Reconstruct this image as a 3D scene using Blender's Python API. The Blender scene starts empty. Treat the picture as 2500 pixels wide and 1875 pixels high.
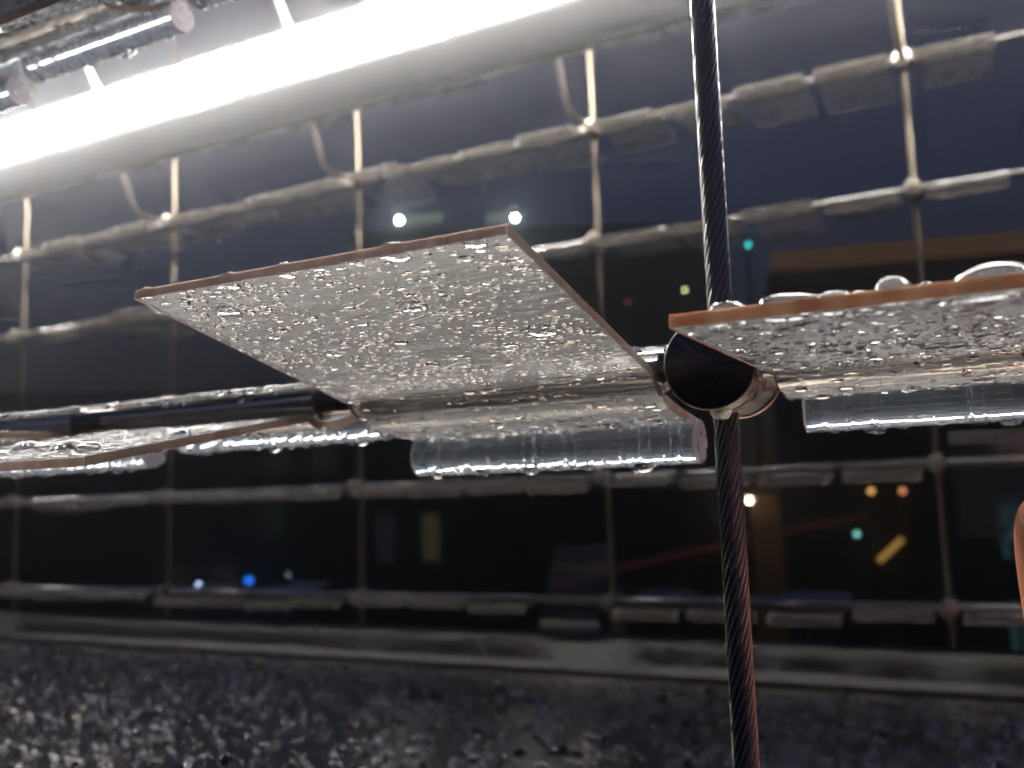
import bpy, math, random
from mathutils import Vector, Matrix

# ------------------------------------------------------------------ camera, world, exposure
S = bpy.context.scene
C = S.collection
YAW, PITCH, ROLL = 0.47035, 0.12744, -0.02889
fw = Vector((-math.sin(YAW)*math.cos(PITCH), math.cos(YAW)*math.cos(PITCH), math.sin(PITCH)))
r0 = Vector((math.cos(YAW), math.sin(YAW), 0)); u0 = r0.cross(fw)
rt = math.cos(ROLL)*r0 + math.sin(ROLL)*u0
up = -math.sin(ROLL)*r0 + math.cos(ROLL)*u0
cd = bpy.data.cameras.new('camera'); cam = bpy.data.objects.new('camera', cd); C.objects.link(cam)
cam.matrix_world = Matrix((( rt.x, up.x, -fw.x, 0), (rt.y, up.y, -fw.y, 0), (rt.z, up.z, -fw.z, 0), (0, 0, 0, 1)))
cd.sensor_width = 36; cd.sensor_fit = 'HORIZONTAL'
cd.lens = 2297.7/2500*36
cd.clip_start = 0.005; cd.clip_end = 800
cd.dof.use_dof = True; cd.dof.focus_distance = 0.192; cd.dof.aperture_fstop = cd.lens/1.8
S.camera = cam

W = bpy.data.worlds.new('World'); S.world = W; W.use_nodes = True
nt = W.node_tree; bg = nt.nodes['Background']
sky = nt.nodes.new('ShaderNodeTexSky'); sky.sky_type = 'NISHITA'; sky.sun_disc = False
sky.sun_elevation = math.radians(0); sky.sun_rotation = math.radians(90); sky.altitude = 50
tint = nt.nodes.new('ShaderNodeMix'); tint.data_type = 'RGBA'; tint.blend_type = 'MULTIPLY'; tint.inputs[0].default_value = 1
tint.inputs[7].default_value = (.74, .92, 2.1, 1)          # the blue hour cast of the whole sky
nt.links.new(sky.outputs[0], tint.inputs[6]); nt.links.new(tint.outputs[2], bg.inputs[0]); bg.inputs[1].default_value = 0.072
S.view_settings.view_transform = 'Standard'; S.view_settings.look = 'None'
S.view_settings.exposure = 0; S.view_settings.gamma = 1
S.render.engine = 'CYCLES'
cy = S.cycles
cy.max_bounces = 9; cy.transmission_bounces = 9; cy.glossy_bounces = 6; cy.diffuse_bounces = 4; cy.transparent_max_bounces = 12
cy.volume_bounces = 0
cy.caustics_reflective = True; cy.caustics_refractive = True; cy.blur_glossy = 0.3
cy.sample_clamp_indirect = 12; cy.use_denoising = True; cy.use_adaptive_sampling = True; cy.adaptive_threshold = .1; cy.adaptive_min_samples = 48

rnd = random.Random(7)

# ------------------------------------------------------------------ helpers
def mat(name): 
    m = bpy.data.materials.new(name); m.use_nodes = True
    return m, m.node_tree.nodes, m.node_tree.links, m.node_tree.nodes['Principled BSDF']
def simple(name, col, rough=.6, metal=0, nscale=None, namp=.25, bump=0, bscale=None, rvar=0):
    m, n, l, b = mat(name)
    b.inputs['Base Color'].default_value = (*col, 1); b.inputs['Roughness'].default_value = rough; b.inputs['Metallic'].default_value = metal
    if nscale:
        tc = n.new('ShaderNodeTexCoord'); tx = n.new('ShaderNodeTexNoise'); tx.inputs['Scale'].default_value = nscale; tx.inputs['Detail'].default_value = 6
        l.new(tc.outputs['Object'], tx.inputs['Vector'])
        mx = n.new('ShaderNodeMix'); mx.data_type = 'RGBA'
        mx.inputs[6].default_value = (*[c*(1-namp) for c in col], 1); mx.inputs[7].default_value = (*[min(1, c*(1+namp)) for c in col], 1)
        l.new(tx.outputs['Fac'], mx.inputs[0]); l.new(mx.outputs[2], b.inputs['Base Color'])
        if rvar:
            mr = n.new('ShaderNodeMapRange'); mr.inputs['To Min'].default_value = max(.02, rough-rvar); mr.inputs['To Max'].default_value = rough+rvar
            l.new(tx.outputs['Fac'], mr.inputs['Value']); l.new(mr.outputs[0], b.inputs['Roughness'])
        if bump:
            tb = n.new('ShaderNodeTexNoise'); tb.inputs['Scale'].default_value = bscale or nscale*4; tb.inputs['Detail'].default_value = 4
            l.new(tc.outputs['Object'], tb.inputs['Vector'])
            bp = n.new('ShaderNodeBump'); bp.inputs['Strength'].default_value = bump; bp.inputs['Distance'].default_value = 1/(bscale or nscale*4)
            l.new(tb.outputs['Fac'], bp.inputs['Height']); l.new(bp.outputs[0], b.inputs['Normal'])
    return m
def emis(name, col, st, base=(.1, .1, .1)):
    m, n, l, b = mat(name)
    b.inputs['Base Color'].default_value = (*base, 1); b.inputs['Emission Color'].default_value = (*col, 1); b.inputs['Emission Strength'].default_value = st
    return m

def mesh(name, v, f, m=None, smooth=False):
    me = bpy.data.meshes.new(name); me.from_pydata([tuple(p) for p in v], [], f); me.update()
    if m: me.materials.append(m)
    if smooth: me.polygons.foreach_set('use_smooth', [True]*len(me.polygons))
    return me
def obj(name, me, parent=None, loc=None, rot=None, label=None, cat=None, group=None, kind=None, scale=None):
    o = bpy.data.objects.new(name, me); C.objects.link(o)
    if parent: o.parent = parent
    if loc is not None: o.location = loc
    if rot is not None: o.rotation_euler = rot
    if scale is not None: o.scale = scale
    if label: o['label'] = label
    if cat: o['category'] = cat
    if group: o['group'] = group
    if kind: o['kind'] = kind
    return o
class MB:
    def __init__(s): s.v = []; s.f = []
    def add(s, v, f):
        k = len(s.v); s.v += [tuple(p) for p in v]; s.f += [[i+k for i in q] for q in f]
    def box(s, x0, x1, y0, y1, z0, z1):
        s.add([(x, y, z) for x in (x0, x1) for y in (y0, y1) for z in (z0, z1)],
              [(0, 1, 3, 2), (4, 6, 7, 5), (0, 4, 5, 1), (2, 3, 7, 6), (0, 2, 6, 4), (1, 5, 7, 3)])
    def extrude_x(s, poly, x0, x1, caps=True):      # poly of (y,z), counter-clockwise seen from +x
        n = len(poly)
        s.add([(x0, *p) for p in poly]+[(x1, *p) for p in poly],
              [(i, (i+1) % n, n+(i+1) % n, n+i) for i in range(n)]+([tuple(range(n-1, -1, -1)), tuple(range(n, 2*n))] if caps else []))
    def tube(s, pts, r, n=10, caps=True):
        pts = [Vector(p) for p in pts]; k = len(s.v); prev = None
        for i, p in enumerate(pts):
            t = (pts[min(i+1, len(pts)-1)]-pts[max(i-1, 0)]).normalized()
            a = prev if prev else (Vector((0, 0, 1)) if abs(t.z) < .9 else Vector((1, 0, 0)))
            a = (a-t*a.dot(t)).normalized(); b = t.cross(a); prev = a
            rr = r[i] if isinstance(r, (list, tuple)) else r
            s.v += [tuple(p+(a*math.cos(q*2*math.pi/n)+b*math.sin(q*2*math.pi/n))*rr) for q in range(n)]
        for i in range(len(pts)-1):
            for q in range(n):
                s.f.append([k+i*n+q, k+i*n+(q+1) % n, k+(i+1)*n+(q+1) % n, k+(i+1)*n+q])
        if caps:
            s.f.append([k+q for q in range(n-1, -1, -1)]); s.f.append([k+(len(pts)-1)*n+q for q in range(n)])
    def drop(s, c, nrm, tx, rx, ry, h, seg=10, sag=0):
        """lens-shaped water drop: flat base on the surface, rounded dome, uneven outline"""
        nrm = Vector(nrm); tx = Vector(tx); ty = nrm.cross(tx); c = Vector(c)
        ph = [rnd.uniform(0, 6.28) for _ in range(2)]; am = [rnd.uniform(0, .16), rnd.uniform(0, .08)]
        k = len(s.v)
        prof = ((1, 0), (.93, .42), (.72, .76), (.38, .95)) if seg > 7 else ((1, 0), (.8, .65))
        sx = rnd.uniform(-.15, .15)
        for (q, z) in prof:
            for i in range(seg):
                an = i*2*math.pi/seg
                w = q*(1+am[0]*math.cos(2*an+ph[0])+am[1]*math.cos(3*an+ph[1]))
                s.v.append(tuple(c+tx*(rx*(w*math.cos(an)+sx*z*.3))+ty*(ry*(w*math.sin(an)+sag*z))+nrm*h*z))
        top = len(s.v); s.v.append(tuple(c+tx*rx*sx*.3+ty*ry*sag+nrm*h))
        for j in range(len(prof)-1):
            for i in range(seg):
                s.f.append([k+j*seg+i, k+j*seg+(i+1) % seg, k+(j+1)*seg+(i+1) % seg, k+(j+1)*seg+i])
        L = k+(len(prof)-1)*seg
        for i in range(seg): s.f.append([L+i, L+(i+1) % seg, top])
        b = len(s.v); s.v += s.v[k:k+seg]
        s.f.append([b+seg-1-i for i in range(seg)])
    def mesh(s, name, m, smooth=False): return mesh(name, s.v, s.f, m, smooth)
def autosmooth(me, ang=40):
    me.polygons.foreach_set('use_smooth', [True]*len(me.polygons))
    try: me.set_sharp_from_angle(angle=math.radians(ang))
    except Exception: pass
    return me
ORD = ['first', 'second', 'third', 'fourth', 'fifth', 'sixth', 'seventh', 'eighth']

# ------------------------------------------------------------------ materials
M = {}
M['steel'] = simple('stainless_steel', (.55, .49, .42), .42, 1, 60, .2, .15, 900, .08)
M['rod'] = simple('dark_rod_steel', (.27, .25, .235), .3, 1, 40, .25, .1, 600, .08)
M['lampgrey'] = simple('lamp_housing_aluminium', (.42, .41, .42), .45, .6, 12, .1)
M['frost'] = simple('frosted_plastic', (.62, .58, .56), .35, 0, 120, .15, .2, 700)
# turned steel face; its radial sheen is painted as light and dark rays
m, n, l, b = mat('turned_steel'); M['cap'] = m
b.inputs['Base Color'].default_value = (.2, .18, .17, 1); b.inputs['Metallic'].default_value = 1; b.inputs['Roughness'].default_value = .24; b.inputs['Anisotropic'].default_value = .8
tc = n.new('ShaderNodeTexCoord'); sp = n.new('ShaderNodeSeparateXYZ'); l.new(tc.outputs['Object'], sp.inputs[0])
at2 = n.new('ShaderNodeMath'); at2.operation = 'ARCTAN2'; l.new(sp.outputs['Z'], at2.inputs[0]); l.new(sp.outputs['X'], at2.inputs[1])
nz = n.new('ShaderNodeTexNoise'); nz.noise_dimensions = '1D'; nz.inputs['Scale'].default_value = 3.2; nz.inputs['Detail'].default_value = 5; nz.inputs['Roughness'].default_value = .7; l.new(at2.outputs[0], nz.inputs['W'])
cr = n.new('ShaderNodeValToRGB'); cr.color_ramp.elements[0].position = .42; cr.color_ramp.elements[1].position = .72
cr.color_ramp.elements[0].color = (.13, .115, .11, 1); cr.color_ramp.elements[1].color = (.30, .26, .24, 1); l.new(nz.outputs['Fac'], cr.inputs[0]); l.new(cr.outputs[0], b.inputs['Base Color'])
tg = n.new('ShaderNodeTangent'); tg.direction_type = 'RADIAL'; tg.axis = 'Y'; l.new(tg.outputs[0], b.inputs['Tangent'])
# wet acrylic: rough glass plus the milky scatter of the wetted, scratched sheet
def acrylic(name, milky, rough, tint=(.98, .98, .98), scratch=0, ior=1.49, map3=(1, 9, 9), milk=(.84, .82, .79)):
    m, n, l, b = mat(name); n.remove(b); out = n['Material Output']
    tc = n.new('ShaderNodeTexCoord'); mp = n.new('ShaderNodeMapping'); mp.inputs['Scale'].default_value = map3
    nz = n.new('ShaderNodeTexNoise'); nz.inputs['Scale'].default_value = 45; nz.inputs['Detail'].default_value = 5
    l.new(tc.outputs['Object'], mp.inputs[0]); l.new(mp.outputs[0], nz.inputs['Vector'])
    gl = n.new('ShaderNodeBsdfGlass'); gl.inputs['IOR'].default_value = ior; gl.inputs['Color'].default_value = (*tint, 1)
    mr = n.new('ShaderNodeMapRange'); mr.inputs['From Min'].default_value = .3; mr.inputs['From Max'].default_value = .7
    mr.inputs['To Min'].default_value = rough*.5; mr.inputs['To Max'].default_value = rough*1.5
    l.new(nz.outputs['Fac'], mr.inputs[0]); l.new(mr.outputs[0], gl.inputs['Roughness'])
    if scratch:
        bp = n.new('ShaderNodeBump'); bp.inputs['Strength'].default_value = scratch; bp.inputs['Distance'].default_value = .0006
        l.new(nz.outputs['Fac'], bp.inputs['Height']); l.new(bp.outputs[0], gl.inputs['Normal'])
    tr = n.new('ShaderNodeBsdfTranslucent'); tr.inputs['Color'].default_value = (*milk, 1)
    df = n.new('ShaderNodeBsdfDiffuse'); df.inputs['Color'].default_value = (*milk, 1)
    md = n.new('ShaderNodeMixShader'); md.inputs[0].default_value = .35; l.new(tr.outputs[0], md.inputs[1]); l.new(df.outputs[0], md.inputs[2])
    mx = n.new('ShaderNodeMixShader')
    mf = n.new('ShaderNodeMapRange'); mf.inputs['From Min'].default_value = .3; mf.inputs['From Max'].default_value = .7
    mf.inputs['To Min'].default_value = milky*.6; mf.inputs['To Max'].default_value = milky*1.4
    l.new(nz.outputs['Fac'], mf.inputs[0]); l.new(mf.outputs[0], mx.inputs[0])
    rg = n.new('ShaderNodeBsdfGlass'); rg.inputs['IOR'].default_value = ior; rg.inputs['Roughness'].default_value = .5
    m3 = n.new('ShaderNodeMixShader'); m3.inputs[0].default_value = .5; l.new(md.outputs[0], m3.inputs[1]); l.new(rg.outputs[0], m3.inputs[2])
    l.new(gl.outputs[0], mx.inputs[1]); l.new(m3.outputs[0], mx.inputs[2]); l.new(mx.outputs[0], out.inputs['Surface'])
    return m
M['plate'] = acrylic('wet_acrylic_sheet', .075, .04, scratch=.3)
M['tail'] = acrylic('clear_acrylic_rod', .075, .045, (.93, .97, 1), .8, map3=(5, .7, .7), milk=(.74, .80, .90))
M['plate_far'] = acrylic('thin_wet_acrylic_far', .036, .06, milk=(.90, .76, .62))
M['tail_far'] = acrylic('wet_acrylic_bar_far', .22, .08, (.97, .95, .92), .3, milk=(.90, .79, .69))
M['clip'] = acrylic('acrylic_tube', .3, .08, (.92, .90, .88), .15)
M['endface'] = acrylic('sawn_acrylic_end', .2, .35, (.86, .80, .84))
m, n, l, b = mat('water'); M['water'] = m; n.remove(b)
gl = n.new('ShaderNodeBsdfGlass'); gl.inputs['IOR'].default_value = 1.333; gl.inputs['Roughness'].default_value = 0
l.new(gl.outputs[0], n['Material Output'].inputs['Surface'])
def edge_mat(name, c0, c1):
    m, n, l, b = mat(name)
    tc = n.new('ShaderNodeTexCoord'); mp = n.new('ShaderNodeMapping'); mp.inputs['Scale'].default_value = (1, .15, .15)
    nz = n.new('ShaderNodeTexNoise'); nz.inputs['Scale'].default_value = 260; nz.inputs['Detail'].default_value = 3
    l.new(tc.outputs['Object'], mp.inputs[0]); l.new(mp.outputs[0], nz.inputs['Vector'])
    cr = n.new('ShaderNodeValToRGB'); cr.color_ramp.elements[0].position = .35; cr.color_ramp.elements[1].position = .65
    cr.color_ramp.elements[0].color = (*c0, 1); cr.color_ramp.elements[1].color = (*c1, 1)
    l.new(nz.outputs['Fac'], cr.inputs[0]); l.new(cr.outputs[0], b.inputs['Base Color'])
    b.inputs['Roughness'].default_value = .3
    tr = n.new('ShaderNodeBsdfTranslucent'); l.new(cr.outputs[0], tr.inputs['Color'])
    mx = n.new('ShaderNodeMixShader'); mx.inputs[0].default_value = .72
    l.new(b.outputs[0], mx.inputs[1]); l.new(tr.outputs[0], mx.inputs[2]); l.new(mx.outputs[0], n['Material Output'].inputs['Surface'])
    return m
M['clampgrey'] = acrylic('grey_clamp_plastic', .10, .35, (.62, .60, .58), milk=(.6, .57, .54))
M['edge'] = edge_mat('sawn_edge_warm_reflection', (.42, .29, .25), (.52, .40, .36))  # warm reflection on the cut edges painted in as a pinkish tone
M['edge_orange'] = edge_mat('sawn_edge_amber_reflection', (.50, .20, .11), (.66, .38, .22))  # orange reflection on the right plate's edges painted into the colour
M['fin'] = simple('grey_lamp_fin', (.032, .030, .029), .5, 0, 12, .1)
M['lamp'] = emis('lamp_diffuser', (1, .97, .925), 70, (.8, .8, .8))

# ------------------------------------------------------------------ layout constants of the net (metres, camera lens at the origin)
YF, YB = 0.2176, 1.1361            # planes of the near net and the far net
ZR = 0.0313; DZ = 0.1556           # height of the eye-level rod, vertical spacing of the rods
XC = -0.0568; DX = 0.39            # cable grid
RODR = .0041

# ------------------------------------------------------------------ ground, deck
gm = simple('wet_dark_asphalt', (.045, .045, .048), .35, 0, 1.5, .3, .2, 30, .1)
mb = MB(); mb.add([(-400, -100, -7), (400, -100, -7), (400, 600, -7), (-400, 600, -7)], [(0, 1, 2, 3)])
obj('ground', mb.mesh('ground', gm), kind='structure')
dm, n, l, b = mat('wet_dark_sheet_metal')
b.inputs['Base Color'].default_value = (.60, .51, .42, 1); b.inputs['Metallic'].default_value = 1
tc = n.new('ShaderNodeTexCoord'); nz = n.new('ShaderNodeTexNoise'); nz.inputs['Scale'].default_value = 14; nz.inputs['Detail'].default_value = 6
l.new(tc.outputs['Object'], nz.inputs['Vector'])
mr = n.new('ShaderNodeMapRange'); mr.inputs['To Min'].default_value = .07; mr.inputs['To Max'].default_value = .20; l.new(nz.outputs['Fac'], mr.inputs[0]); l.new(mr.outputs[0], b.inputs['Roughness'])
n2 = n.new('ShaderNodeTexNoise'); n2.inputs['Scale'].default_value = 160; l.new(tc.outputs['Object'], n2.inputs['Vector'])
bp = n.new('ShaderNodeBump'); bp.inputs['Strength'].default_value = .25; bp.inputs['Distance'].default_value = .002; l.new(n2.outputs['Fac'], bp.inputs['Height']); l.new(bp.outputs[0], b.inputs['Normal'])
ZD = -.206
mb = MB(); mb.box(-3.2, 1.2, .25, 1.065, ZD-.06, ZD); 
deck = obj('deck', mb.mesh('deck', dm), kind='structure')
mb = MB(); mb.box(-3.2, 1.2, 1.066, 1.095, ZD-.06, ZD-.03)
obj('channel_floor', mb.mesh('channel_floor', simple('channel_black', (.02, .02, .02), .6)), deck)
mb = MB()
for i in range(13000):
    x = rnd.uniform(-2.6, .8); y = 1.06-.72*rnd.random()**.9
    if abs(x+.5+(y-.8)*-.6) > 1.6: continue
    r = .0014+.0042*rnd.random()**2.0
    mb.drop((x, y, ZD+.0001), (0, 0, 1), (1, 0, 0), r*rnd.uniform(.9, 1.4), r, r*rnd.uniform(.6, .95), 10)
obj('raindrops', mb.mesh('deck_drops', M['water'], True), deck, kind='stuff')
# base beam that carries the far net
poly = [(1.100, -.30), (1.175, -.30), (1.175, -.174), (1.172, -.171), (1.130, -.171), (1.100, -.205)]
mb = MB(); mb.extrude_x(poly, -3.4, 1.4)
beam = obj('base_beam', mb.mesh('base_beam', simple('grey_painted_beam', (.068, .060, .053), .45, 0, 9, .2, .2, 60, .1)),
    label='long grey beam running along the foot of the blurred far net', cat='beam')

# ------------------------------------------------------------------ cables
def strand_mesh(name, z0, z1, n_turn_seg, rs, rc, nside, phases, lay=.042):
    mb = MB()
    N = int((z1-z0)/lay*n_turn_seg)
    for ph in phases:
        mb.tube([(rc*math.cos(ph+2*math.pi*(z0+(z1-z0)*i/N)/lay), rc*math.sin(ph+2*math.pi*(z0+(z1-z0)*i/N)/lay), z0+(z1-z0)*i/N) for i in range(N+1)], rs, nside, True)
    return mb
NS = 12
M['near_steel'] = simple('weathered_cable_steel', (.38, .38, .38), .3, 1, 60, .25, .1, 900, .1)
sm = strand_mesh('strand', -.204, .75, 20, .00072, .0024, 8, [0]).mesh('strand', M['near_steel'], True)
cab = obj('wire_cable', None, loc=(XC-.0002, YF+.0085, 0), label='sharp twisted steel cable standing upright in front, right of the big tilted shingle', cat='cable')
core = MB(); core.tube([(0, 0, -.204), (0, 0, .75)], .0021, 10)
obj('core', core.mesh('cable_core', M['rod'], True), cab)
for i in range(NS):
    obj('strand', sm, cab, rot=(0, 0, 2*math.pi*i/NS))
bcm = strand_mesh('far_cable', -.172, 1.35, 8, .00078, .0027, 5, [2*math.pi*i/9 for i in range(9)], .06)
bcm.tube([(0, 0, -.172), (0, 0, 1.35)], .0026, 8)
M['far_steel'] = simple('far_cable_steel', (.46, .39, .30), .45, 1, 30, .2)
bcm = bcm.mesh('far_cable', M['far_steel'], True)
KB = list(range(-1, 6))
for k in (0, 1, 2, 3, 4):
    obj('wire_cable', bcm, loc=(XC-DX*k, YB+.008, 0), cat='cable', group='cables of the far net',
        label='blurred pale upright cable of the far net, %s from the left' % ORD[4-k])

# ------------------------------------------------------------------ rods
def rod_mesh(x0, x1):
    mb = MB(); mb.tube([(x0, 0, 0), (x1, 0, 0)], RODR, 20); return autosmooth(mb.mesh('rod', M['rod']))
r1 = rod_mesh(-.62, .30); r2 = rod_mesh(-2.4, .62)
obj('support_rod', r1, loc=(0, YF, ZR), label='dark steel rod through the sharp near shingles, behind the round steel disc', cat='rod', group='rods of the near net')
obj('support_rod', r1, loc=(0, YF, ZR+DZ), label='steel rod carrying the near shingles in the top left corner', cat='rod', group='rods of the near net')
BROWS = [4, 3, 2, 1, 0, -1]         # multiples of DZ above the eye-level rod
RNAME = {4: 'topmost, partly behind the lamp', 3: 'just under the lamp', 2: 'second under the lamp', 1: 'hidden mostly behind the near shingles', 0: 'right below the near shingles', -1: 'lowest, above the beam'}
for rw in BROWS:
    obj('support_rod', r2, loc=(0, YB, ZR+DZ*rw), label='blurred horizontal rod of the far net, '+RNAME[rw], cat='rod', group='rods of the far net')

# ------------------------------------------------------------------ cable clamps
def disc_y(y0, y1, r, n=48, bev=0.0006):
    prof = [(y0, r-bev), (y0+bev*.35, r-bev*.35), (y0+bev, r), (y1-bev, r), (y1, r-bev)]
    v = []; f = []
    for (y, q) in prof:
        for i in range(n): v.append((q*math.cos(2*math.pi*i/n), y, q*math.sin(2*math.pi*i/n)))
    for j in range(len(prof)-1):
        for i in range(n): f.append((j*n+i, j*n+(i+1) % n, (j+1)*n+(i+1) % n, (j+1)*n+i))
    v.append((0, y0-.0001, 0)); c0 = len(v)-1
    for i in range(n): f.append((c0, (i+1) % n, i))
    f.append(tuple((len(prof)-1)*n+i for i in range(n)))
    return v, f
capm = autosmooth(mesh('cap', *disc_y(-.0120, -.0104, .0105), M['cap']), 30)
bodym = autosmooth(mesh('clamp_body', *disc_y(-.0102, .0150, .0099), M['clampgrey']), 30)
mb = MB(); mb.tube([(.0103*math.cos(i*math.pi/32), -.0117, .0103*math.sin(i*math.pi/32)) for i in range(65)], .00028, 6, False); rimm = mb.mesh('rim_highlight', M['steel'], True)  # lighter ring added to draw the bright highlight along the disc's edge
bcapm = autosmooth(mesh('back_cap', *disc_y(.0152, .0170, .0105), M['steel']), 30)
capb = autosmooth(mesh('far_cap', *disc_y(-.0120, -.0104, .0105, 24), M['steel']), 30)
bodyb = autosmooth(mesh('far_clamp_body', *disc_y(-.0102, .0150, .0099, 24), M['steel']), 30)
def clamp(loc, far, label, group=None):
    t = obj('cable_clamp', None, loc=loc, label=label, cat='clamp', group=group)
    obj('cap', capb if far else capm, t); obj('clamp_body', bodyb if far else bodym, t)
    if not far: obj('back_cap', bcapm, t); obj('rim_highlight', rimm, t)
    return t
c0 = clamp((XC+.0018, YF, ZR-.0012), False, 'round dark steel disc clamping the near rod to the sharp cable')
mb = MB(); mb.drop((0, -.004, -.0097), (0, 0, -1), (1, 0, 0), .0026, .0030, .0026, 14)
obj('water_drop', mb.mesh('hanging_drop', M['water'], True), c0)
rowtxt = {4: 'far rod behind the lamp', 3: 'far rod just under the lamp', 2: 'second far rod below the lamp', 1: 'far rod behind near shingles', 0: 'far rod below near shingles', -1: 'lowest far rod'}
seen_far = {3: [0, 1, 2, 3, 4], 2: [0, 1, 2, 3, 4], 0: [0, 1, 2, 3, 4], -1: [0, 1, 2, 3, 4], 4: [0, 1, 2, 3, 4], 1: [0, 2, 3, 4]}
for rw in BROWS:
    for k in seen_far[rw]:
        clamp((XC-DX*k, YB, ZR+DZ*rw), True, 'blurred clamp on the %s far cable, %s' % (ORD[4-k], rowtxt[rw]), 'clamps of the far net')

# ------------------------------------------------------------------ acrylic shingles
TA, TB, TR = -.0305, -.0086, .0060       # tail bar centre (along, up) and radius
A1 = .0825
def bt(a): return -.0058+max(0, A1-a)/(A1-.0125)*.0026      # top of the plate at distance a
def profile():
    # (a, b): a runs from the rod towards the free edge of the plate; the sheet dips under the rod and climbs to the tail bar
    top = [(A1, bt(A1)), (.0475, bt(.0475)), (.0125, bt(.0125)), (.0088, bt(.0088)), (.0066, -.0040), (.0045, -.0051), (.0, -.0060), (-.004, -.0058), (-.014, -.0050), (-.0278, -.0031)]
    return [(-a, b) for a, b in top+UNDER]
_q = random.Random(3)
_k = [(-.0262, -.0045), (-.014, -.0074), (-.0045, -.0087), (-.0005, -.0080), (.0012, -.0072), (.0030, -.0080), (.0064, -.0066), (.0085, bt(.0085)-.002), (.0125, bt(.0125)-.002)]
UNDER = []                                   # underside, with the fine drawn ripples of the extruded sheet
for (p, q_) in zip(_k, _k[1:]):
    m_ = max(2, int(abs(q_[0]-p[0])/.0011))
    for i_ in range(m_):
        f_ = i_/m_; UNDER.append((p[0]+(q_[0]-p[0])*f_, p[1]+(q_[1]-p[1])*f_+(_q.uniform(-.00011, .00011) if i_ else 0)))
for i_ in range(20):
    a_ = .0125+(A1-.0125)*(i_/20)**1.6; UNDER.append((a_, bt(a_)-.002+_q.uniform(-.00005, .00005)*(1-i_/20)))
UNDER.append((A1, bt(A1)-.002))
def under(a):
    for (p, q_) in zip(UNDER, UNDER[1:]):
        if p[0] <= a <= q_[0]:
            t_ = (a-p[0])/(q_[0]-p[0]); sl = (q_[1]-p[1])/(q_[0]-p[0])
            return p[1]+(q_[1]-p[1])*t_, Vector((0, -sl, -1)).normalized()
    return -.008, Vector((0, 0, -1))
def shingle_meshes(L, tag, mp='plate', mt='tail'):
    P = profile(); d = {}
    mb = MB(); mb.extrude_x(P[::-1], -L/2, L/2); d['plate'] = autosmooth(mb.mesh('plate_'+tag, M[mp]), 25)
    # tube clip round the rod, open towards the upper back
    a0, a1, n = math.radians(-35+180-180), math.radians(265), 30
    ri, ro = .0044, .0056
    arc = [a0+(a1-a0)*i/n for i in range(n+1)]
    ring = [(-math.cos(t+math.radians(115))*ro, math.sin(t+math.radians(115))*ro) for t in arc]+[(-math.cos(t+math.radians(115))*ri, math.sin(t+math.radians(115))*ri) for t in arc[::-1]]
    mb = MB(); mb.add([], []); 
    m2 = len(ring)
    v = [(-L/2, *p) for p in ring]+[(L/2, *p) for p in ring]
    f = [(i, (i+1) % m2, m2+(i+1) % m2, m2+i) for i in range(m2)]
    for i in range(n):
        q = (i, i+1, m2-2-i, m2-1-i); f.append(q[::-1]); f.append(tuple(j+m2 for j in q))
    mb.add(v, f); d['clip'] = autosmooth(mb.mesh('clip_'+tag, M['clip']), 35)
    mb = MB(); 
    q = random.Random(5); xs = [-L/2+.0003]; rs = [TR]
    while xs[-1] < L/2-.004:
        x = xs[-1]+q.uniform(.0015, .006); g = q.uniform(.00008, .00034)
        xs += [x-.00035, x, x+.00035]; rs += [TR-q.uniform(0, .00006), TR-g, TR-q.uniform(0, .00006)]
    xs.append(L/2-.0003); rs.append(TR)
    mb.tube([(x, -TA, TB) for x in xs], rs, 36); d['tail_bar'] = autosmooth(mb.mesh('tail_'+tag, M[mt]), 35)
    mb = MB(); mb.tube([(0, -TA, TB), (.0005, -TA, TB)], TR*.99, 32); d['end_face'] = autosmooth(mb.mesh('end_'+tag, M['endface']), 35)
    return d
def edge_meshes(L, tag, m):
    d = {}
    mb = MB(); mb.add([(-L/2-.0003, -A1-.0003, -.00782), (L/2+.0003, -A1-.0003, -.00782), (L/2+.0003, -A1-.0003, -.00578), (-L/2-.0003, -A1-.0003, -.00578)], [(0, 1, 2, 3)]); d['free_edge'] = mb.mesh('free_edge_'+tag, m)
    P = profile()[::-1]
    mb = MB(); mb.add([(0, *p) for p in P], [tuple(range(len(P)))]); d['side_edge'] = mb.mesh('side_edge_'+tag, m)
    return d
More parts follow.
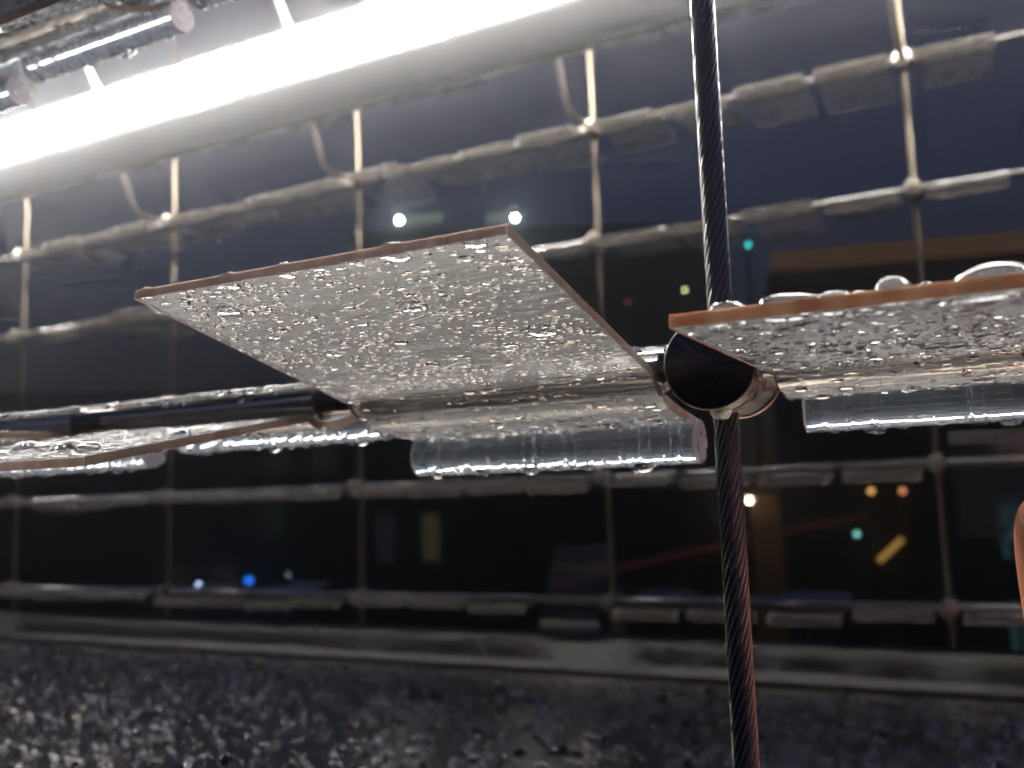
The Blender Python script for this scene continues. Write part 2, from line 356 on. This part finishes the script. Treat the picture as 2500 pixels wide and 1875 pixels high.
def raindrops(L, n_low, n_up, tag, rmin=.00019, rmax=.0022, seg=8):
    mb = MB(); cells = {}
    ph = [rnd.uniform(0, 6) for _ in range(6)]
    def patch(x, a): return min(1, max(0, .55+.3*math.sin(x*190+ph[0]+a*70)+.3*math.sin(a*230+ph[1]-x*80)+.25*math.sin((x+a)*420+ph[2])))
    def place(a0, a1, n, b, sgn, hr):
        for _ in range(n):
            for _try in range(6):
                r = rnd.uniform(.5, 1)*rmax if rnd.random() < .022 else rmin+(.00105-rmin)*rnd.random()**2.7
                x = rnd.uniform(-L/2+r, L/2-r); a = rnd.uniform(a0+r, a1-r)
                if rnd.random() > .25+.75*patch(x, a): continue
                key = (int(x/.002), int(a/.002), sgn)
                ok = True
                for dx in (-1, 0, 1):
                    for da in (-1, 0, 1):
                        for (qx, qa, qr) in cells.get((key[0]+dx, key[1]+da, sgn), []):
                            if (qx-x)**2+(qa-a)**2 < (qr+r)**2*.9: ok = False
                if ok: break
            else: continue
            cells.setdefault(key, []).append((x, a, r))
            mb.drop((x, -a, bt(a)+(.00003 if sgn > 0 else -.00203)), (0, 0, sgn), (1, 0, 0), r*rnd.uniform(.9, 1.5), r, r*rnd.uniform(*(hr if r < .0006 else (.34, .55))), seg if r < .0007 else 12)
    def place_web(n):
        for _ in range(n):
            r = .0002+.0011*rnd.random()**3.5; x = rnd.uniform(-L/2+r, L/2-r); a = rnd.uniform(-.025, .0125)
            b, nn = under(a)
            mb.drop((x, -a, b-.00012), nn, (1, 0, 0), r*rnd.uniform(.9, 1.6), r, r*rnd.uniform(.4, .75), seg)
        for _ in range(n//2):
            r = .00025+.0008*rnd.random()**3; x = rnd.uniform(-L/2+.001, L/2-.001); an = rnd.uniform(-2.2, .6)
            nn = Vector((0, math.sin(an), -math.cos(an)))
            mb.drop(Vector((x, -TA, TB))+nn*(TR+.00006), nn, (1, 0, 0), r*rnd.uniform(.8, 1.2), r*rnd.uniform(.9, 1.6), r*rnd.uniform(.3, .55), seg)
        for _ in range(n//2):
            r = .0003+.0013*rnd.random()**3; x = rnd.uniform(-L/2+.001, L/2-.001); an = rnd.gauss(0, .5)
            nn = Vector((0, math.sin(an), math.cos(an)))
            mb.drop(nn*.00566+Vector((x, 0, 0)), nn, (1, 0, 0), r*rnd.uniform(.9, 1.5), r, r*rnd.uniform(.4, .7), seg)
    place(.013, A1, n_low, 0, -1, (.5, .85))
    place(.013, A1, n_up, 0, 1, (.5, .85))
    place_web(n_low//3)
    return mb.mesh('raindrops_'+tag, M['water'], True)
big_drop = []
for i in range(5):
    mb = MB(); mb.drop((0, 0, 0), (0, 0, 1), (1, 0, 0), 1, 1, 1, 18); big_drop.append(mb.mesh('big_drop', M['water'], True))
def tail_drops(t, L, n, seed):
    q = random.Random(seed)
    for i in range(n):
        r = q.uniform(.0010, .0023); x = q.uniform(-L/2+.004, L/2-.004)
        obj('water_drop', big_drop[i % 5], t, loc=(x, -TA-q.uniform(-.001, .001), TB-TR+.00015), rot=(math.pi, 0, q.uniform(0, 6)), scale=(r*1.2, r*.95, r*q.uniform(.6, 1.0)))
def top_drops(t, L, lst):
    for i, (x, a, r, h) in enumerate(lst):
        obj('water_drop', big_drop[i % 5], t, loc=(x, -a, bt(a)+.00004), rot=(0, 0, i), scale=(r, r*.8, h))
def shingle(loc, T, far, D, E, R, L, label, group=None, parts=('plate', 'clip', 'tail_bar')):
    t = obj('acrylic_shingle', None, loc=loc, rot=(-T, 0, math.pi if far else 0), label=label, cat='shingle', group=group)
    for p in parts: obj(p, D[p], t)
    if E:
        obj('free_edge', E['free_edge'], t)
        obj('side_edge', E['side_edge'], t, loc=(L/2+.0001, 0, 0)); obj('side_edge', E['side_edge'], t, loc=(-L/2-.0004, 0, 0))
    if 'end_face' in D and not far:
        obj('end_face', D['end_face'], t, loc=(L/2-.0001, 0, 0)); obj('end_face', D['end_face'], t, loc=(-L/2-.0004, 0, 0))
    if R: obj('raindrops', R, t, kind='stuff')
    return t
# near net
L1 = .087; Dn = shingle_meshes(L1, 'near'); En = edge_meshes(L1, 'near', M['edge']); Eo = edge_meshes(L1, 'amber', M['edge_orange'])
Rmain = raindrops(L1, 1550, 480, 'main'); Rright = raindrops(L1, 1300, 420, 'right', .00019, .0018); Rleft = raindrops(L1, 1500, 1700, 'left', .00025, .0030)
gN = 'shingles of the near net'
t = shingle((-.1128, YF, ZR), .2558, False, Dn, En, Rmain, L1, 'big tilted clear shingle covered in raindrops at the middle, seen from below', gN)
tail_drops(t, L1, 9, 1); top_drops(t, L1, [(.036, .0800, .0024, .0010), (.02, .0805, .003, .001), (-.005, .0807, .0022, .0008), (-.02, .0803, .003, .0011), (-.042, .081, .0016, .0012), (-.03, .07, .0035, .0015), (.01, .06, .004, .0016), (.03, .04, .0035, .0015)])
t = shingle((.0021, YF, ZR), .0245, False, Dn, Eo, Rright, L1, 'clear shingle with amber-reflecting front edge and domed drops, cut by the right frame edge', gN)
tail_drops(t, L1, 10, 2); top_drops(t, L1, [(-.036, .0785, .0032, .0017), (-.0268, .0795, .0046, .0014), (-.0205, .0800, .0030, .0009), (-.0235, .0805, .0018, .0007), (-.0128, .0785, .0029, .0024), (-.0170, .0808, .0012, .0005), (-.0005, .078, .0060, .0022), (.0060, .0795, .0030, .0012), (.012, .079, .004, .0014), (-.040, .0802, .0010, .0005), (-.0085, .0806, .0012, .0006)])
t = shingle((-.2156, YF, ZR), -.1563, False, Dn, En, Rleft, L1, 'clear shingle tipped down with wet upper face, left of the big tilted one', gN)
tail_drops(t, L1, 7, 3); top_drops(t, L1, [(.03, .07, .0035, .002), (.01, .06, .004, .002), (-.02, .05, .004, .002), (.038, .05, .003, .0018), (.0, .075, .003, .0018)])
t = shingle((-.3183, YF, ZR), -.0123, False, Dn, En, Rleft, L1, 'clear shingle at the left frame edge, half hidden by the tipped one', gN)
tail_drops(t, L1, 8, 4)
for i, (x, T, lb) in enumerate([(-.3090, -.40, 'large blurred wet shingle in the top left corner above the lamp'), (-.2140, -.60, 'small corner of a wet shingle poking in at the top, right of the corner one'), (-.4040, -.15, 'sliver of a wet shingle at the left frame edge beside the lamp glow')]):
    t = shingle((x, YF, ZR+DZ), T, False, Dn, En, Rleft, L1, lb, gN)
    tail_drops(t, L1, 6, 10+i)
# far net
LB = .0812; Df = shingle_meshes(LB, 'far', 'plate_far', 'tail_far'); Ef = edge_meshes(LB, 'far', M['edge'])
def far_drops(tag):
    mb = MB()
    for _ in range(70):
        r = rnd.uniform(.0007, .0022)
        mb.drop((rnd.uniform(-LB/2+.003, LB/2-.003), -rnd.uniform(.045, A1-.002), -.0079), (0, 0, -1), (1, 0, 0), r*1.2, r, r*.5, 8)
    for _ in range(60):
        r = rnd.uniform(.0008, .0022)
        mb.drop((rnd.uniform(-LB/2+.003, LB/2-.003), -rnd.uniform(.013, A1-.002), -.0029), (0, 0, 1), (1, 0, 0), r*1.2, r, r*.5, 8)
    for _ in range(34):
        r = rnd.uniform(.001, .0026); an = rnd.uniform(-1, 1)
        mb.drop((rnd.uniform(-LB/2+.003, LB/2-.003), -TA+math.sin(an)*TR, TB-math.cos(an)*TR-.0001), (0, 0, -1), (1, 0, 0), r*1.2, r*.8, r*.8, 8)
    return mb.mesh('raindrops_far_'+tag, M['water'], True)
Rf = [far_drops(str(i)) for i in range(3)]
rb = random.Random(21)
nth = {}
for rw in BROWS:
    xs = []
    for k in range(4, -2, -1):
        for i in range(4):
            xs.append((k, i, XC-DX*k-DX*0+.014+LB/2+i*(LB+.0124)))
    seenx = [e for e in xs if -1.70 < e[2] < .06]
    if rw == 4: seenx = [e for e in seenx if e[2] > -1.75]
    for j, (k, i, x) in enumerate(seenx):
        T = rb.gauss(.02, .10)
        extra = ''
        if rw == -1 and k == 2 and i == 3: T = 1.05
        if rw == 0 and k == 0 and i == 0: T = -1.25
        # position words: which gap between far cables, counted from the left, and place inside it
        gap = {4: 'right of first far cable', 3: 'right of second far cable', 2: 'right of third far cable', 1: 'right of fourth far cable', 0: 'right of last far cable'}[k] if k < 5 and k >= 0 else 'left of first far cable'
        lab = '%s far shingle %s, on %s' % (ORD[i], gap, rowtxt[rw])
        if T > 1: lab = 'far shingle standing upright on the lowest far rod, above the beam'
        if T < -1: lab = 'far shingle hanging straight down at the right edge, under the near shingle'
        t = shingle((x, YB, ZR+DZ*rw), T, True, Df, None, Rf[rb.randrange(3)], LB, lab, 'shingles of the far net')
        obj('free_edge', Ef['free_edge'], t)

# ------------------------------------------------------------------ linear lamp and its arms
lamp = obj('linear_lamp', None, loc=(-.8, 1.0, .6), label='long glaring white tube lamp running up across the top left', cat='lamp')
X0, X1 = -1.75, 1.35
def ell(cy, cz, ry, rz, n=28): return [(cy+ry*math.cos(2*math.pi*i/n), cz+rz*math.sin(2*math.pi*i/n)) for i in range(n)]
mb = MB(); mb.extrude_x(ell(-.004, .043, .018, .036), X0, X1); obj('diffuser', autosmooth(mb.mesh('diffuser', M['lamp'])), lamp)
arc = [math.radians(100-130*i/16) for i in range(17)]
bk = [(-.004+.0192*math.cos(a), .044+.0395*math.sin(a)) for a in arc]+[(-.004+.0215*math.cos(a), .044+.042*math.sin(a)) for a in arc[::-1]]
mb = MB(); nb = len(bk)
mb.add([(X0, *p) for p in bk]+[(X1, *p) for p in bk], [(i, (i+1) % nb, nb+(i+1) % nb, nb+i) for i in range(nb)]); obj('back_reflector', mb.mesh('back_reflector', M['fin']), lamp)
hp = [(-.009, .0075), (-.0105, -.002), (-.0105, -.056), (-.0075, -.0605), (.001, -.0605), (.003, -.056), (.003, .0075)]
mb = MB(); mb.extrude_x(hp, X0-.002, X1+.002); obj('mounting_fin', mb.mesh('mounting_fin', M['fin']), lamp)
for k in range(0, 4):
    mb = MB(); x = XC-DX*k+.8
    mb.tube([(x, -.010, .070), (x, -.060, .138), (x, -.16, .274)], .0042, 10); obj('hanger', mb.mesh('hanger', M['steel'], True), lamp)
for k in range(-1, 4):
    mb = MB()
    pts = [(0, -.008, 0), (0, -.05, -.002), (0, -.068, -.002), (0, -.078, .003), (0, -.084, .011), (0, -.090, .03), (0, -.104, .055), (0, -.128, .078)]
    mb.tube(pts, .0042, 12)
    if k >= 0:
        obj('lamp_arm', mb.mesh('lamp_arm', M['steel'], True), loc=(XC-DX*k, YB, ZR+DZ*3), cat='arm', group='arms holding the lamp',
        label='bent pale arm rising from the far net to the lamp, %s from the left' % ORD[3-k])

# ------------------------------------------------------------------ town behind (placed by heading: d metres ahead, s metres to the right, z up)
fh = Vector((-math.sin(YAW), math.cos(YAW), 0)); rh = Vector((math.cos(YAW), math.sin(YAW), 0))
def town(px, d): return (px-1250)/2297.7*d          # sideways metres for a heading
def high(py, d): return (1236-py)/2297.7*d*1.0
wallmats = {'dark': simple('dark_render', (.035, .04, .04), .8, 0, 1.2, .3), 'brown': simple('brown_render', (.09, .06, .04), .8, 0, 1.2, .3)}
glass = simple('night_window_glass', (.02, .025, .03), .08)
def building(name, label, d, s0, s1, z1, depth, turn, wall, win, lit, extra=None):
    """box house with recessed framed windows on the side that looks at us"""
    t = obj(name, None, loc=fh*d+rh*((s0+s1)/2), rot=(0, 0, YAW+turn), label=label, cat='building'); w = s1-s0
    t.location.z = -7
    h = z1+7
    mb = MB(); mb.box(-w/2, w/2, 0, depth, 0, h); obj('wall', mb.mesh('wall', wall), t)
    mb = MB(); mb.box(-w/2-.25, w/2+.25, -.25, depth+.25, h+.01, h+.35); obj('roof', mb.mesh('roof', wallmats['dark']), t)
    cols, rows_, ww, wh = win
    for i in range(cols):
        for j in range(rows_):
            cx = -w/2+w*(i+.5)/cols; cz = 1.6+(h-2.2)*(j+.4)/rows_
            mb = MB()
            for (a, b_, c_, e) in ((-ww/2-.08, -ww/2, -wh/2-.08, wh/2+.08), (ww/2, ww/2+.08, -wh/2-.08, wh/2+.08), (-ww/2, ww/2, wh/2, wh/2+.08), (-ww/2, ww/2, -wh/2-.12, -wh/2)):
                mb.box(a, b_, -.07, .0, c_, e)
            wo = obj('window', mb.mesh('window', wallmats['dark']), t, loc=(cx, -.005, cz))
            mb = MB(); mb.box(-ww/2, ww/2, -.03, -.005, -wh/2, wh/2)
            obj('pane', mb.mesh('pane', lit.get((i, j), glass)), wo)
    return t
E_ = {'yellow': emis('lit_window_yellow', (.75, .65, .25), .045), 'dim': emis('lit_window_dim', (.45, .42, .16), .02), 'blue': emis('lit_window_blue', (.25, .4, .5), .02),
      'teal': emis('lit_window_teal', (.2, .5, .55), .07), 'green': emis('lit_window_green', (.3, .5, .35), .015)}
dC = 24.0
office = building('office_building', 'dark office block behind the nets with two floodlights at its roof edge', dC, town(880, dC), town(1760, dC), high(585, dC), 9, 0, wallmats['dark'], (8, 6, .42, 1.15),
    {(1, 2): E_['yellow'], (1, 3): E_['dim'], (0, 2): E_['blue'], (2, 3): E_['green'], (6, 3): E_['dim'], (5, 1): E_['green']})
dL = 32.0
building('low_building', 'low dark building at the left behind the nets', dL, town(-350, dL), town(840, dL), high(960, dL), 9, .06, wallmats['dark'], (10, 4, .8, 1.3),
    {(6, 1): E_['dim'], (7, 1): E_['dim'], (8, 2): E_['green'], (9, 3): E_['dim'], (8, 3): E_['dim']})
dR = 19.0
ob = building('orange_lit_building', 'building at the right with an orange lit cornice', dR, town(1960, dR), town(2960, dR), high(655, dR), 8, -.22, wallmats['brown'], (5, 5, .7, 1.1),
    {(2, 4): E_['teal'], (2, 1): E_['teal'], (2, 2): E_['teal']})
w = town(2960, dR)-town(1960, dR); h = high(655, dR)+7
mb = MB(); mb.box(-w/2-.3, w/2+.3, -.60, -.26, h-.02, h+.33); obj('lit_cornice', mb.mesh('cornice', emis('orange_cornice_glow', (1, .5, .15), .055, (.3, .2, .1))), ob)  # orange light falling on the cornice given as its own glow

def fixture(name, px, py, d, r, m, label, cat, pole=True, group=None):
    base = fh*d+rh*town(px, d); z = high(py, d)
    t = obj(name, None, loc=(base.x, base.y, -7), rot=(0, 0, YAW), label=label, cat=cat, group=group)
    mb = MB(); mb.add(*sphere(r, 12, 8)); obj('bulb', mb.mesh('bulb', m, True), t, loc=(0, 0, z+7))
    mb = MB(); mb.tube([(0, .0, z+7+r*.9), (0, .0, z+7+r*1.5)], [r*1.3, r*.4], 12); obj('lamp_hood', mb.mesh('lamp_hood', M['rod'], True), t)
    if pole:
        mb = MB(); mb.tube([(0, r*1.6, 0), (0, r*1.6, z+7+r*1.3), (0, 0, z+7+r*1.55)], r*.3+.02, 8); obj('pole', mb.mesh('pole', M['rod'], True), t)
    return t
def sphere(r, n=12, k=8):
    v = [(0, 0, r)]+[(r*math.sin(math.pi*j/k)*math.cos(2*math.pi*i/n), r*math.sin(math.pi*j/k)*math.sin(2*math.pi*i/n), r*math.cos(math.pi*j/k)) for j in range(1, k) for i in range(n)]+[(0, 0, -r)]
    f = [(0, 1+i, 1+(i+1) % n) for i in range(n)]
    for j in range(k-2):
        for i in range(n): f.append((1+j*n+i, 1+(j+1)*n+i, 1+(j+1)*n+(i+1) % n, 1+j*n+(i+1) % n))
    e = len(v)-1
    f += [(e, 1+(k-2)*n+(i+1) % n, 1+(k-2)*n+i) for i in range(n)]
    return v, f
def bulb(name, col, st): return emis(name, col, st)
# two floodlights on the roof edge, the wash beside each is a self-glowing panel
for px, py, side, lb in ((978, 517, 1, 'left glaring white floodlight above the big shingle'), (1270, 520, -1, 'right glaring white floodlight above the big shingle')):
    d = dC-.6; base = fh*d+rh*town(px, d); z = high(py, d)
    t = obj('floodlight', None, loc=(base.x, base.y, z), rot=(0, 0, YAW), label=lb, cat='floodlight', group='floodlights on the office roof')
    mb = MB(); mb.box(-.14, .14, .03, .16, -.12, .12); obj('housing', mb.mesh('flood_housing', M['rod']), t)
    mb = MB(); mb.tube([(0, -.02, 0), (0, .028, 0)], .07, 16); obj('lens', mb.mesh('flood_lens', emis('flood_lens', (.85, 1, 1), 60)), t)
    mb = MB(); mb.tube([(0, .1, -.12), (0, .1, -.75), (0, .7, -.75)], .03, 8); obj('bracket', mb.mesh('flood_bracket', M['rod']), t)
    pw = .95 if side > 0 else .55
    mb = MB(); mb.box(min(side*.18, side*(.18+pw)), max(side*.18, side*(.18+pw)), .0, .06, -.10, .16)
    obj('floodlit_wall_glow', mb.mesh('lit_panel', emis('pale_green_wash_glow', (.55, .7, .55), .28, (.4, .45, .4))), t)
Bm = {}
for (nm, px, py, d, r, col, st, lb, pole) in [
    ('signal_lamp', 1852, 607, 20, .085, (.05, .55, .5), 1.6, 'round teal lamp right of the sharp cable, above the amber edge', True),
    ('street_lamp', 1687, 718, 22, .08, (.75, .8, .35), 1.6, 'small yellowish lamp just left of the sharp cable', True),
    ('street_lamp', 1545, 745, 22.5, .10, (.5, .12, .05), .16, 'faint red lamp left of the yellowish lamp', True),
    ('street_lamp', 484, 1404, 21, .07, (.5, .65, 1), 2.2, 'small white blue lamp near the lowest far rod, left', True),
    ('sign_lamp', 605, 1398, 21.5, .15, (.01, .14, .75), 1.0, 'bright blue lamp near the lowest far rod', True),
    ('street_lamp', 700, 1388, 22.2, .06, (.3, .4, .5), .6, 'faint grey lamp right of the blue one', True),
    ('street_lamp', 1816, 1242, 15, .085, (1, .8, .5), 5, 'warm white lamp touching the right side of the sharp cable', True),
    ('street_lamp', 2112, 1228, 15, .085, (1, .5, .15), .5, 'left of two dim orange lamps at the right', True),
    ('street_lamp', 2188, 1230, 15, .085, (1, .4, .15), .4, 'right of two dim orange lamps at the right', True),
    ('signal_lamp', 2070, 1330, 16, .075, (.2, .6, .55), .9, 'small pale teal lamp below the right near shingle', True),
    ('street_lamp', 2445, 1345, 16, .05, (.3, .5, .6), .25, 'tiny dim lamp near the right frame edge', True)]:
    fixture(nm, px, py, d, r*.62, bulb(nm+'_glow', col, st*3), lb, 'lamp', pole)
def slab(name, p0, p1, d, th, m, label, cat):
    a = fh*d+rh*town(p0[0], d)+Vector((0, 0, high(p0[1], d))); b_ = fh*d+rh*town(p1[0], d)+Vector((0, 0, high(p1[1], d)))
    mb = MB(); mb.tube([a, b_], th, 8); return obj(name, mb.mesh(name, m), label=label, cat=cat)
slab('tube_light', (2118, 1395), (2178, 1345), 15, .05, emis('yellow_tube_light', (1, .6, .12), .40), 'slanting yellow tube light at the lower right', 'tube light')
slab('light_strip', (1330, 1425), (2110, 1282), 17, .055, emis('red_light_strip', (.6, .10, .02), .026), 'long dim red light strip rising behind the sharp cable', 'light strip')
# wall washed by the warm lamp
d = 15.4
base = fh*d+rh*town(1850, d)
mb = MB(); mb.box(-.28, .28, 0, .3, 0, high(1232, d)+7)
obj('gate_post', mb.mesh('gate_post', simple('ochre_render', (.45, .22, .08), .8, 0, 2, .3)), loc=(base.x, base.y, -7), rot=(0, 0, YAW), label='orange lit post beside the warm lamp and the cable', cat='post')

# ------------------------------------------------------------------ hand of a person, only the ball of the thumb shows at the right
skin = simple('skin', (.85, .32, .18), .45, 0, 60, .15, .15, 400)
skin.node_tree.nodes['Principled BSDF'].inputs['Subsurface Weight'].default_value = .25
skin.node_tree.nodes['Principled BSDF'].inputs['Subsurface Radius'].default_value = (.006, .003, .002)
skin.node_tree.nodes['Principled BSDF'].inputs['Subsurface Scale'].default_value = 1
def at(px, py, z): return fw*z+rt*((px-1250)/2297.7*z)-up*((py-937.5)/2297.7*z)
J = [((2950, 2300), .205, .024), ((3250, 3000), .23, .027), ((3500, 3700), .26, .031),     # wrist, forearm
     ((2760, 1960), .195, .015), ((2655, 1680), .192, .0108), ((2600, 1450), .19, .0086), ((2584, 1292), .19, .0094), ((2594, 1190), .191, .0072),   # thumb
     ((2980, 1900), .205, .019), ((3000, 1560), .20, .012), ((3010, 1330), .215, .0085), ((2950, 1330), .235, .0075), ((2950, 1450), .24, .0068),     # index, curled
     ((3150, 1920), .21, .018), ((3140, 1560), .21, .012), ((3150, 1310), .225, .0087), ((3100, 1310), .245, .0076), ((3090, 1450), .25, .007),
     ((3290, 1960), .215, .017), ((3290, 1610), .22, .0115), ((3300, 1370), .235, .0083), ((3250, 1370), .255, .0073), ((3240, 1500), .26, .0067),
     ((3420, 2050), .22, .015), ((3430, 1720), .23, .0105), ((3440, 1500), .245, .0075), ((3400, 1500), .262, .0067), ((3390, 1610), .265, .006)]
Ed = [(0, 1), (1, 2), (0, 3), (3, 4), (4, 5), (5, 6), (6, 7), (0, 8), (8, 9), (9, 10), (10, 11), (11, 12), (8, 13), (13, 14), (14, 15), (15, 16), (16, 17),
      (13, 18), (18, 19), (19, 20), (20, 21), (21, 22), (18, 23), (23, 24), (24, 25), (25, 26), (26, 27)]
org = at(*J[0][0], J[0][1])
me = bpy.data.meshes.new('person'); me.from_pydata([tuple(at(*p, z)-org) for p, z, r in J], Ed, []); me.materials.append(skin)
hand = obj('person', me, loc=org, label='reddish thumb of a hand at the right frame edge below the near shingle', cat='person')
sk = hand.modifiers.new('Skin', 'SKIN'); sk.use_smooth_shade = True
for i, (p, z, r) in enumerate(J):
    sv = me.skin_vertices[0].data[i]; sv.radius = (r, r); sv.use_root = (i == 0)
sb = hand.modifiers.new('Subdivision', 'SUBSURF'); sb.levels = 2; sb.render_levels = 2

# ------------------------------------------------------------------ haze volume added for the glare around the lamp
hm = bpy.data.materials.new('glare_haze'); hm.use_nodes = True; n = hm.node_tree.nodes; n.remove(n['Principled BSDF'])
pv = n.new('ShaderNodeVolumePrincipled'); pv.inputs['Density'].default_value = .03; pv.inputs['Anisotropy'].default_value = .92; pv.inputs['Color'].default_value = (.9, .9, .92, 1)
hm.node_tree.links.new(pv.outputs[0], n['Material Output'].inputs['Volume'])
mb = MB(); mb.box(-60, 60, -12, 70, -8, 14)
obj('haze', mb.mesh('haze', hm), kind='stuff')
